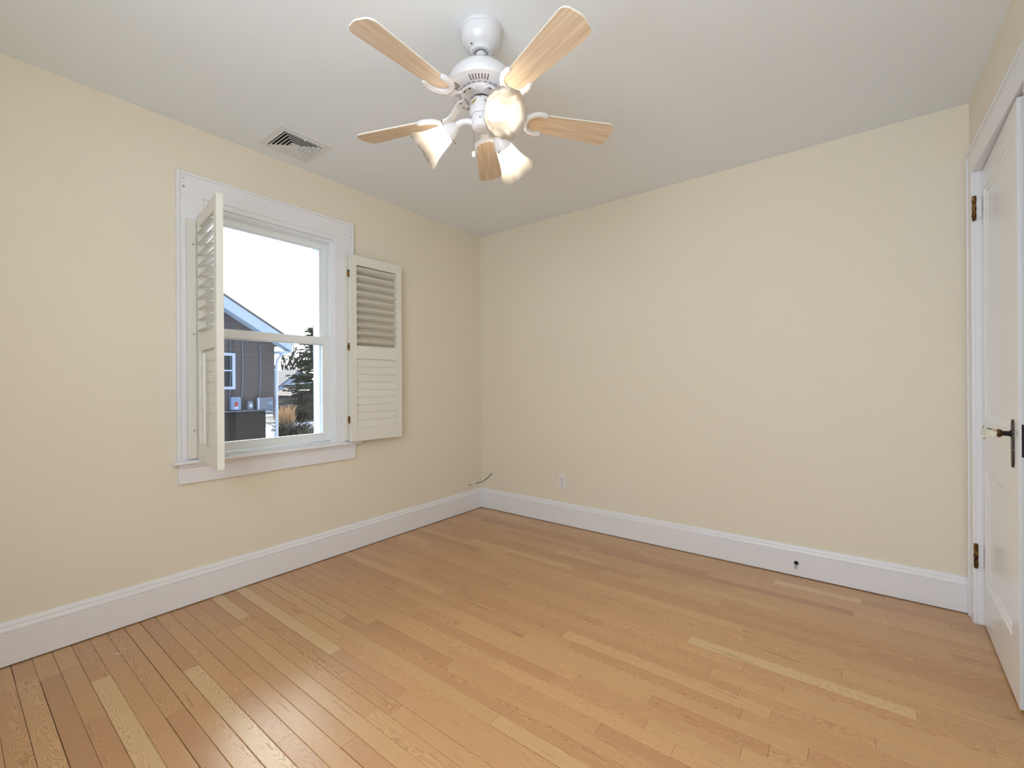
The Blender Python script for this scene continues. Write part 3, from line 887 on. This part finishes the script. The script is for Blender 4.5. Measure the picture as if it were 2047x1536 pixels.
for k_ in range(5):
    ro_ = 0.099-k_*0.0175
    ri_ = ro_-0.012
    b = B()
    zl, zh = -0.0105, -0.0020
    o1 = [(-ro_, -ro_), (ro_, -ro_), (ro_, ro_), (-ro_, ro_)]
    i1 = [(-ri_, -ri_), (ri_, -ri_), (ri_, ri_), (-ri_, ri_)]
    A_ = [b.verts.new((x, y_, zl)) for x, y_ in o1]; A2 = [b.verts.new((x*0.988, y_*0.988, zl+0.0002)) for x, y_ in o1]
    C_ = [b.verts.new((x, y_, zh)) for x, y_ in i1]; C2 = [b.verts.new((x*0.985, y_*0.985, zh)) for x, y_ in i1]
    for q in range(4):
        r_ = (q+1) % 4
        b.faces.new((A_[q], A_[r_], C_[r_], C_[q])); b.faces.new((A2[q], A2[r_], C2[r_], C2[q]))
        b.faces.new((A_[q], A_[r_], A2[r_], A2[q])); b.faces.new((C_[q], C_[r_], C2[r_], C2[q]))
    lw = 0.0022
    for q in ((-ro_, -ro_, -ro_+lw, ro_), (ro_-lw, -ro_, ro_, ro_), (-ro_+lw, -ro_, ro_-lw, -ro_+lw), (-ro_+lw, ro_-lw, ro_-lw, ro_)):
        bx(b, (q[0], q[1], zl-0.0012), (q[2], q[3], zl+0.0012))
    obj('vent_louver', b, M['metal_vent'], vr)
b = B(); bx(b, (-0.018, -0.018, -0.0112), (0.018, 0.018, -0.002))
obj('vent_center_plate', b, M['metal_vent'], vr)
b = B(); bx(b, (iw-0.008, 0.0, -0.0125), (iw+0.004, 0.008, -0.0085))
obj('damper_tab', b, M['metal_vent'], vr)

# ------------------------------------------------------------------ outlet, cable, door stop, nail
ot = empty('wall_outlet', (0.860, 0.0, 0.341))
tag(ot, 'small white duplex outlet low on the plain cream wall', 'outlet')
b = B(); bx(b, (-0.033, -0.006, -0.055), (0.033, 0.0, 0.055)); obj('cover_plate', b, M['plastic'], ot, bevel=0.003)
for zc in (0.020, -0.020):
    b = B(); lathe(b, [(0.0165, 0.0055), (0.0165, 0.0075), (0.0155, 0.008)], 28, Matrix.Translation((0, 0, zc)) @ Matrix.Rotation(PI/2, 4, 'X'))
    r_ = obj('receptacle', b, M['plastic'], ot, smooth=40)
    b = B(); bx(b, (-0.0065, -0.0084, zc-0.001), (-0.0040, -0.0078, zc+0.008)); bx(b, (0.0040, -0.0084, zc), (0.0065, -0.0078, zc+0.008)); bx(b, (-0.0025, -0.0084, zc-0.010), (0.0025, -0.0078, zc-0.0055))
    obj('receptacle_slot_shade', b, M['dark'], r_)  # thin dark bars on the face, coloured as shade inside the slots
b = B(); lathe(b, [(0.0025, 0.0055), (0.0025, 0.0072)], 12, Matrix.Rotation(PI/2, 4, 'X')); obj('screw', b, M['screw'], ot)

cb = empty('cable_stub', (0.127, 0.0, 0.317))
tag(cb, 'short black cable poking out of the wall corner above the baseboard', 'cable')
cpts = [(0.127, 0.0, 0.317), (0.123, -0.006, 0.308), (0.115, -0.018, 0.292), (0.100, -0.036, 0.272), (0.082, -0.055, 0.256), (0.063, -0.076, 0.244), (0.048, -0.095, 0.238), (0.036, -0.112, 0.234)]
b = B(); tube(b, [Vector(p_)-Vector((0.127, 0, 0.317)) for p_ in cpts], 0.0030, 10); obj('cable_jacket', b, M['black'], cb, smooth=50)
b = B(); tube(b, [Vector(p_)-Vector((0.127, 0, 0.317)) for p_ in ((0.036, -0.112, 0.234), (0.020, -0.136, 0.229), (0.012, -0.150, 0.227))], 0.0016, 8); obj('bare_core', b, M['plastic'], cb, smooth=50)
b = B(); tube(b, [Vector(p_)-Vector((0.127, 0, 0.317)) for p_ in ((0.013, -0.149, 0.227), (0.004, -0.163, 0.2255))], 0.0032, 10); obj('cable_tip', b, M['black'], cb, smooth=50)

ds = empty('door_stop', (2.417, -0.018, 0.078))
tag(ds, 'tiny dark metal door stop on the baseboard left of the door', 'door stop')
b = B(); lathe(b, [(0.0, 0.0), (0.011, 0.0), (0.0115, 0.003), (0.009, 0.008), (0.005, 0.012), (0.004, 0.022), (0.0, 0.023)], 20, Matrix.Rotation(PI/2, 4, 'X'), cap=False)
obj('stop_base', b, M['darkmetal'], ds, smooth=40)
b = B(); tube(b, [(0, -0.020, -0.001), (-0.004, -0.030, -0.010), (-0.004, -0.036, -0.018)], 0.0016, 8); tube(b, [(0, -0.020, -0.001), (0.005, -0.030, -0.011), (0.004, -0.036, -0.018)], 0.0016, 8)
tube(b, [(-0.004, -0.036, -0.018), (0.0, -0.038, -0.0205), (0.004, -0.036, -0.018)], 0.0018, 8)
obj('stop_hook', b, M['chain'], ds, smooth=40)

nl = empty('stray_nail', (0.252, -2.562, 0.0))
tag(nl, 'thin pale nail lying on the floor near the left baseboard', 'nail')
b = B(); tube(b, [(-0.012, -0.016, 0.0014), (0.012, 0.016, 0.0014)], 0.0012, 8); obj('nail_shank', b, M['shutter'], nl, smooth=50)
b = B(); tube(b, [(-0.0125, -0.0165, 0.0016), (-0.0131, -0.0173, 0.0016)], 0.0018, 10); obj('nail_head', b, M['shutter'], nl)

# ------------------------------------------------------------------ outdoors
GZ = -0.90
b = B()
n_ = 40
gv = [[b.verts.new((-0.4-i*1.9, -14+j*2.0, GZ+(0 if i < 3 else random.uniform(-0.05, 0.10)))) for j in range(n_)] for i in range(n_)]
for i in range(n_-1):
    for j in range(n_-1): b.faces.new((gv[i][j], gv[i+1][j], gv[i+1][j+1], gv[i][j+1]))
struct(obj('ground', b, M['snow'], smooth=80), 'yard ground with patches of snow', 'ground')

HX = -8.0
hs = empty('neighbor_house', (HX, 1.0, GZ))
tag(hs, 'dark grey-brown neighbouring house with pale gable edge outside the window', 'house')
slope = (2.745-1.914)/(2.066-0.684)
def rz_(y_): return 1.914 + (2.066-y_)*slope       # underside line of the rake
b = B()
yl = -4.2
ym = -0.55   # ridge
zr = rz_(ym)
def wallpoly(x):
    return [(x, -3.6, 0.57), (x, 1.797, 0.57), (x, 1.797, rz_(1.797)+0.02), (x, ym, zr+0.02), (x, -3.6, rz_(ym*2+3.6)+0.02)]
A_ = [b.verts.new(v) for v in wallpoly(HX)]; C_ = [b.verts.new(v) for v in wallpoly(HX-7)]
for i in range(5): b.faces.new((A_[i], A_[(i+1) % 5], C_[(i+1) % 5], C_[i]))
b.faces.new(A_[::-1]); b.faces.new(C_)
# clapboard courses
for k_ in range(24):
    z_ = 0.62+k_*0.11
    y1_ = 1.797
    if z_ > rz_(1.797): y1_ = 2.066-(z_-1.914)/slope
    if y1_ < -3: break
    bx(b, (HX, -3.6, z_), (HX+0.012, y1_-0.02, z_+0.018))
loc(obj('siding_wall', b, M['siding']), hs)
b = B(); bx(b, (HX-6.9, -3.5, GZ), (HX-0.06, 1.62, 0.57)); loc(obj('foundation', b, M['siding_low']), hs)
b = B(); bx(b, (HX-0.02, -3.6, 0.535), (HX+0.05, 1.80, 0.565)); loc(obj('ledge_board', b, M['box']), hs)
# rake fascia and roof slab
b = B()
def rake(bm, x0, x1, t0, t1, ya, yb):
    pts = [(ya, rz_(ya)+t0), (yb, rz_(yb)+t0), (yb, rz_(yb)+t1), (ya, rz_(ya)+t1)]
    A_ = [bm.verts.new((x0, y_, z_)) for y_, z_ in pts]; C_ = [bm.verts.new((x1, y_, z_)) for y_, z_ in pts]
    for i in range(4): bm.faces.new((A_[i], A_[(i+1) % 4], C_[(i+1) % 4], C_[i]))
    bm.faces.new(A_[::-1]); bm.faces.new(C_)
rake(b, HX+0.02, HX+0.30, -0.02, 0.22, ym, 2.066)
loc(obj('rake_fascia', b, M['frost']), hs)
b = B(); rake(b, HX-7.2, HX+0.26, 0.16, 0.30, ym, 2.10)
Aq = [(HX+0.26, ym, rz_(ym)+0.16), (HX+0.26, ym, rz_(ym)+0.30), (HX+0.26, -4.0, rz_(ym*2+4.0)+0.30), (HX+0.26, -4.0, rz_(ym*2+4.0)+0.16)]
A_ = [b.verts.new(v) for v in Aq]; C_ = [b.verts.new((v[0]-7.4, v[1], v[2])) for v in Aq]
for i in range(4): b.faces.new((A_[i], A_[(i+1) % 4], C_[(i+1) % 4], C_[i]))
b.faces.new(A_[::-1]); b.faces.new(C_)
loc(obj('roof', b, M['roof']), hs)
b = B(); bx(b, (HX-7, 1.79, 1.86), (HX+0.28, 2.05, 1.90)); loc(obj('eave_soffit', b, M['frost']), hs)
b = B(); tube(b, [(HX+0.05, 1.95, 1.90), (HX+0.06, 1.90, 1.78), (HX+0.06, 1.83, 1.70), (HX+0.06, 1.81, 1.5), (HX+0.06, 1.81, GZ+0.1)], 0.035, 10)
loc(obj('downspout', b, M['xframe'], smooth=50), hs)
b = B()
ring(b, HX+0.01, HX+0.05, 0.10, 0.955, 1.03, 1.815, 0.06, 0.06, 0.06, 0.06)
bx(b, (HX+0.01, 0.16, 1.42), (HX+0.045, 0.895, 1.45))
wn = loc(obj('house_window', b, M['xframe']), hs)
b = B(); bx(b, (HX+0.005, 0.15, 1.08), (HX+0.02, 0.90, 1.77))
pn = obj('house_pane', b, M['dglass']); pn.parent = wn; 
b = B()
for y_ in (0.86, 1.10, 1.47):
    tube(b, [(HX+0.03, y_, 2.1 if y_ < 1.3 else 2.0), (HX+0.03, y_+0.01, 1.4), (HX+0.03, y_-0.02, 0.84)], 0.012, 8)
loc(obj('service_conduit', b, M['box']), hs)
# utility boxes
def ubox(name, label, y0_, y1_, z0_, z1_, m_, tags=()):
    r_ = empty(name, (HX+0.052, (y0_+y1_)/2, z0_))
    tag(r_, label, 'utility box', 'utility boxes on the neighbouring house')
    b = B(); bx(b, (0, -(y1_-y0_)/2, 0), (0.12, (y1_-y0_)/2, z1_-z0_)); obj('box_case', b, m_, r_, bevel=0.02)
    b = B(); bx(b, (0.118, -(y1_-y0_)/2+0.02, 0.02), (0.126, (y1_-y0_)/2-0.02, z1_-z0_-0.02)); obj('box_cover', b, m_, r_, bevel=0.004)
    for (ya, yb, za, zb, mm) in tags:
        b = B(); bx(b, (0.1262, ya, za), (0.130, yb, zb)); obj('tag_plate', b, mm, r_)
ubox('meter_box', 'pale blue rounded meter box with a red tag on the neighbouring house', 0.82, 1.02, 0.585, 0.866, M['bluebox'], ((-0.03, 0.03, 0.08, 0.17, M['redtag']), (-0.035, 0.03, 0.02, 0.07, M['xframe'])))
ubox('junction_box', 'small grey utility box between the meter and the wide panel', 1.153, 1.265, 0.585, 0.77, M['box'], ((-0.025, 0.03, 0.05, 0.12, M['xframe']),))
ubox('electric_panel', 'wide grey electrical panel near the corner of the neighbouring house', 1.349, 1.69, 0.575, 0.84, M['box'], ((-0.168, -0.135, 0.005, 0.26, M['xframe']), (0.06, 0.14, 0.10, 0.17, M['bluebox'])))

# distant white gable house
wh = empty('white_house', (-30, 13.4, GZ))
tag(wh, 'distant white gabled house with a small attic window', 'house')
b = B()
pts = [(11.95, GZ), (15.2, GZ), (15.2, 0.75), (13.404, 2.15), (11.95, 1.02)]
A_ = [b.verts.new((-30, y_, z_)) for y_, z_ in pts]; C_ = [b.verts.new((-38, y_, z_)) for y_, z_ in pts]
for i in range(5): b.faces.new((A_[i], A_[(i+1) % 5], C_[(i+1) % 5], C_[i]))
b.faces.new(A_[::-1]); b.faces.new(C_)
loc(obj('house_wall', b, M['whitehouse']), wh)
b = B()
for s_, (ya, za, yb, zb) in enumerate(((13.404, 2.27, 11.55, 0.83), (13.404, 2.27, 15.4, 0.70))):
    q = [(ya, za), (yb, zb), (yb, zb-0.12), (ya, za-0.12)]
    A_ = [b.verts.new((-29.7, y_, z_)) for y_, z_ in q]; C_ = [b.verts.new((-38.2, y_, z_)) for y_, z_ in q]
    for i in range(4): b.faces.new((A_[i], A_[(i+1) % 4], C_[(i+1) % 4], C_[i]))
    b.faces.new(A_[::-1]); b.faces.new(C_)
loc(obj('house_roof', b, M['roof']), wh)
b = B(); bx(b, (-29.98, 13.25, 1.05), (-29.92, 13.55, 1.60)); loc(obj('attic_window', b, M['dglass']), wh)
# low wing with a snowy roof
wg = empty('snowy_roof_house', (-36, 13.0, GZ))
tag(wg, 'low far house with snow streaks on its dark roof', 'house')
b = B(); bx(b, (-42, 11.0, GZ), (-36, 17.2, 0.6)); loc(obj('house_wall', b, M['whitehouse']), wg)
b = B()
A_ = [b.verts.new(v) for v in ((-35.6, 10.8, 0.55), (-35.6, 17.4, 0.55), (-39, 17.4, 2.5), (-39, 10.8, 2.5))]
C_ = [b.verts.new((v.co.x, v.co.y, v.co.z-0.15)) for v in A_]
b.faces.new(A_); b.faces.new(C_[::-1])
for i in range(4): b.faces.new((A_[i], A_[(i+1) % 4], C_[(i+1) % 4], C_[i]))
loc(obj('house_roof', b, M['snowroof']), wg)
# red-brown shed
sd = empty('brown_shed', (-22, 9.9, GZ)); tag(sd, 'red-brown shed in front of the distant white house', 'shed')
b = B(); bx(b, (-25, 9.35, GZ), (-22, 12.3, 0.55)); loc(obj('shed_wall', b, M['brick']), sd)
b = B()
q = [(9.2, 0.52), (10.9, 1.22), (12.5, 0.52), (12.5, 0.44), (10.9, 1.12), (9.2, 0.44)]
A_ = [b.verts.new((-21.8, y_, z_)) for y_, z_ in q]; C_ = [b.verts.new((-25.2, y_, z_)) for y_, z_ in q]
for i in range(6): b.faces.new((A_[i], A_[(i+1) % 6], C_[(i+1) % 6], C_[i]))
b.faces.new(A_[::-1]); b.faces.new(C_)
loc(obj('shed_roof', b, M['brick']), sd)

# bare trees
def bare_tree(px, py, h, seed, label):
    rnd = random.Random(seed)
    r_ = empty('bare_tree', (px, py, GZ)); tag(r_, label, 'tree', 'leafless trees beyond the houses')
    bt, bb = B(), B()
    tube(bt, [(0, 0, -0.1), (rnd.uniform(-.1, .1), rnd.uniform(-.1, .1), h*0.35), (rnd.uniform(-.2, .2), rnd.uniform(-.2, .2), h*0.6)], [0.14, 0.10, 0.06], 8)
    def grow(p, d, l, rad, depth):
        q = p + d*l
        mid = p + d*l*0.5 + Vector((rnd.uniform(-1, 1), rnd.uniform(-1, 1), rnd.uniform(-1, 1)))*l*0.06
        tube(bb, [p, mid, q], [rad*2.2, rad*1.9, rad*1.5], 5)
        if depth == 0: return
        for _ in range(rnd.choice((2, 3, 3))):
            nd = (d + Vector((rnd.uniform(-1, 1), rnd.uniform(-1, 1), rnd.uniform(-0.3, 0.9)))*0.75).normalized()
            grow(p + d*l*rnd.uniform(0.5, 1.0), nd, l*rnd.uniform(0.6, 0.8), rad*0.6, depth-1)
    for k_ in range(6):
        a = rnd.uniform(0, 2*PI); zz = h*rnd.uniform(0.3, 0.6)
        grow(Vector((0, 0, zz)), Vector((math.cos(a), math.sin(a), rnd.uniform(0.8, 1.8))).normalized(), h*0.22, 0.05, 3)
    obj('trunk', bt, M['bark'], r_, smooth=50); obj('branches', bb, M['bark'], r_)
bare_tree(-40, 17.2, 6.5, 1, 'leafless tree nearest the corner of the dark house')
bare_tree(-46, 21.2, 6.0, 2, 'leafless tree rising behind the left slope of the white gable')
bare_tree(-50, 24.6, 7.5, 3, 'leafless tree behind the right slope of the white gable')
# pine: drooping needle tiers
def pine(px, py, h, seed):
    rnd = random.Random(seed)
    r_ = empty('pine_tree', (px, py, GZ)); tag(r_, 'dark spreading pine tree at the right edge of the window view', 'tree')
    b = B(); tube(b, [(0, 0, -0.1), (0.05, 0, h*0.5), (0, 0, h)], [0.16, 0.1, 0.02], 8); obj('trunk', b, M['bark'], r_, smooth=50)
    bn, bb = B(), B()
    for t_ in range(26):
        z_ = h*(0.22+0.76*t_/26); L_ = 1.9*(1-t_/30)+0.3
        for k_ in range(10):
            a = rnd.uniform(0, 2*PI); l = L_*rnd.uniform(0.6, 1.0)
            d = Vector((math.cos(a), math.sin(a), -0.10+rnd.uniform(-.08, .15)))
            p0 = Vector((0, 0, z_)); p1 = p0+d*l
            tube(bb, [p0, p1], [0.025, 0.008], 4)
            side = Vector((-d.y, d.x, 0)).normalized()
            for m_ in range(22):
                f_ = rnd.uniform(0.3, 1.0); c_ = p0+d*l*f_
                s2 = rnd.choice((-1, 1))
                e_ = c_ + side*s2*rnd.uniform(.08, .30) + d*0.12 + Vector((0, 0, rnd.uniform(-.08, .06)))
                w_ = Vector((0, 0, 0.035))
                vs = [bn.verts.new(c_-w_), bn.verts.new(c_+w_), bn.verts.new(e_+w_*0.4), bn.verts.new(e_-w_*0.4)]
                bn.faces.new(vs)
    obj('branches', bb, M['bark'], r_); obj('needles', bn, M['needle'], r_)
pine(-17.9, 8.45, 5.0, 5)
# shrubs
def shrub(px, py, rad, h, seed, label, m_, name='yard_shrub', cat='shrub', group='shrubs in the yard', n=420, gz=GZ):
    rnd = random.Random(seed)
    r_ = empty(name, (px, py, gz)); tag(r_, label, cat, group)
    b = B()
    for k_ in range(n):
        a = rnd.uniform(0, 2*PI); rr = rad*math.sqrt(rnd.random())*0.35
        p0 = Vector((rr*math.cos(a), rr*math.sin(a), 0))
        a2 = rnd.uniform(0, 2*PI); r2 = rad*rnd.uniform(0.3, 1.0)
        p1 = Vector((r2*math.cos(a2), r2*math.sin(a2), h*rnd.uniform(0.45, 1.0)))
        w_ = Vector((rnd.uniform(-1, 1), rnd.uniform(-1, 1), 0)).normalized()*0.008*(1+rad)
        mid = (p0+p1)/2+Vector((rnd.uniform(-.1, .1), rnd.uniform(-.1, .1), 0.1*h))
        vs = [b.verts.new(v) for v in (p0-w_, p0+w_, mid+w_, mid-w_)]
        b.faces.new(vs)
        v2 = [vs[3], vs[2], b.verts.new(p1+w_*0.4), b.verts.new(p1-w_*0.4)]
        b.faces.new(v2)
        for q_ in range(3):
            c_ = mid+(p1-mid)*rnd.random(); dd = Vector((rnd.uniform(-1, 1), rnd.uniform(-1, 1), rnd.uniform(-1, 1)))*0.09
            b.faces.new([b.verts.new(c_-w_), b.verts.new(c_+dd), b.verts.new(c_+w_)])
    obj('twigs', b, m_, r_)
shrub(-12.2, 4.3, 0.9, 0.85, 11, 'dark twiggy shrub right of the downspout, with snow behind', M['shrub'])
shrub(-10.2, 4.15, 0.75, 0.75, 12, 'dark low shrub at the lower right corner of the glass', M['shrub'])
shrub(-20.95, 8.9, 0.85, 0.9, 13, 'dark shrub in front of the brown shed', M['shrub'])
shrub(-15.0, 5.35, 0.45, 1.25, 14, 'clump of tan dry ornamental grass beside the dark house corner', M['reed'], 'ornamental_grass', 'grass clump', None, 300)
gb = empty('green_bin', (-16.3, 5.83, GZ)); tag(gb, 'bright green plastic tub on the snowy ground', 'tub')
b = B(); lathe(b, [(0.16, 0.0), (0.20, 0.26), (0.215, 0.26), (0.215, 0.30), (0.19, 0.30), (0.15, 0.03)], 24); obj('tub_body', b, M['green'], gb, smooth=40)
b = B(); lathe(b, [(0.216, 0.300), (0.216, 0.315), (0.0, 0.33)], 24, cap=False); obj('tub_lid', b, M['green'], gb, smooth=40)
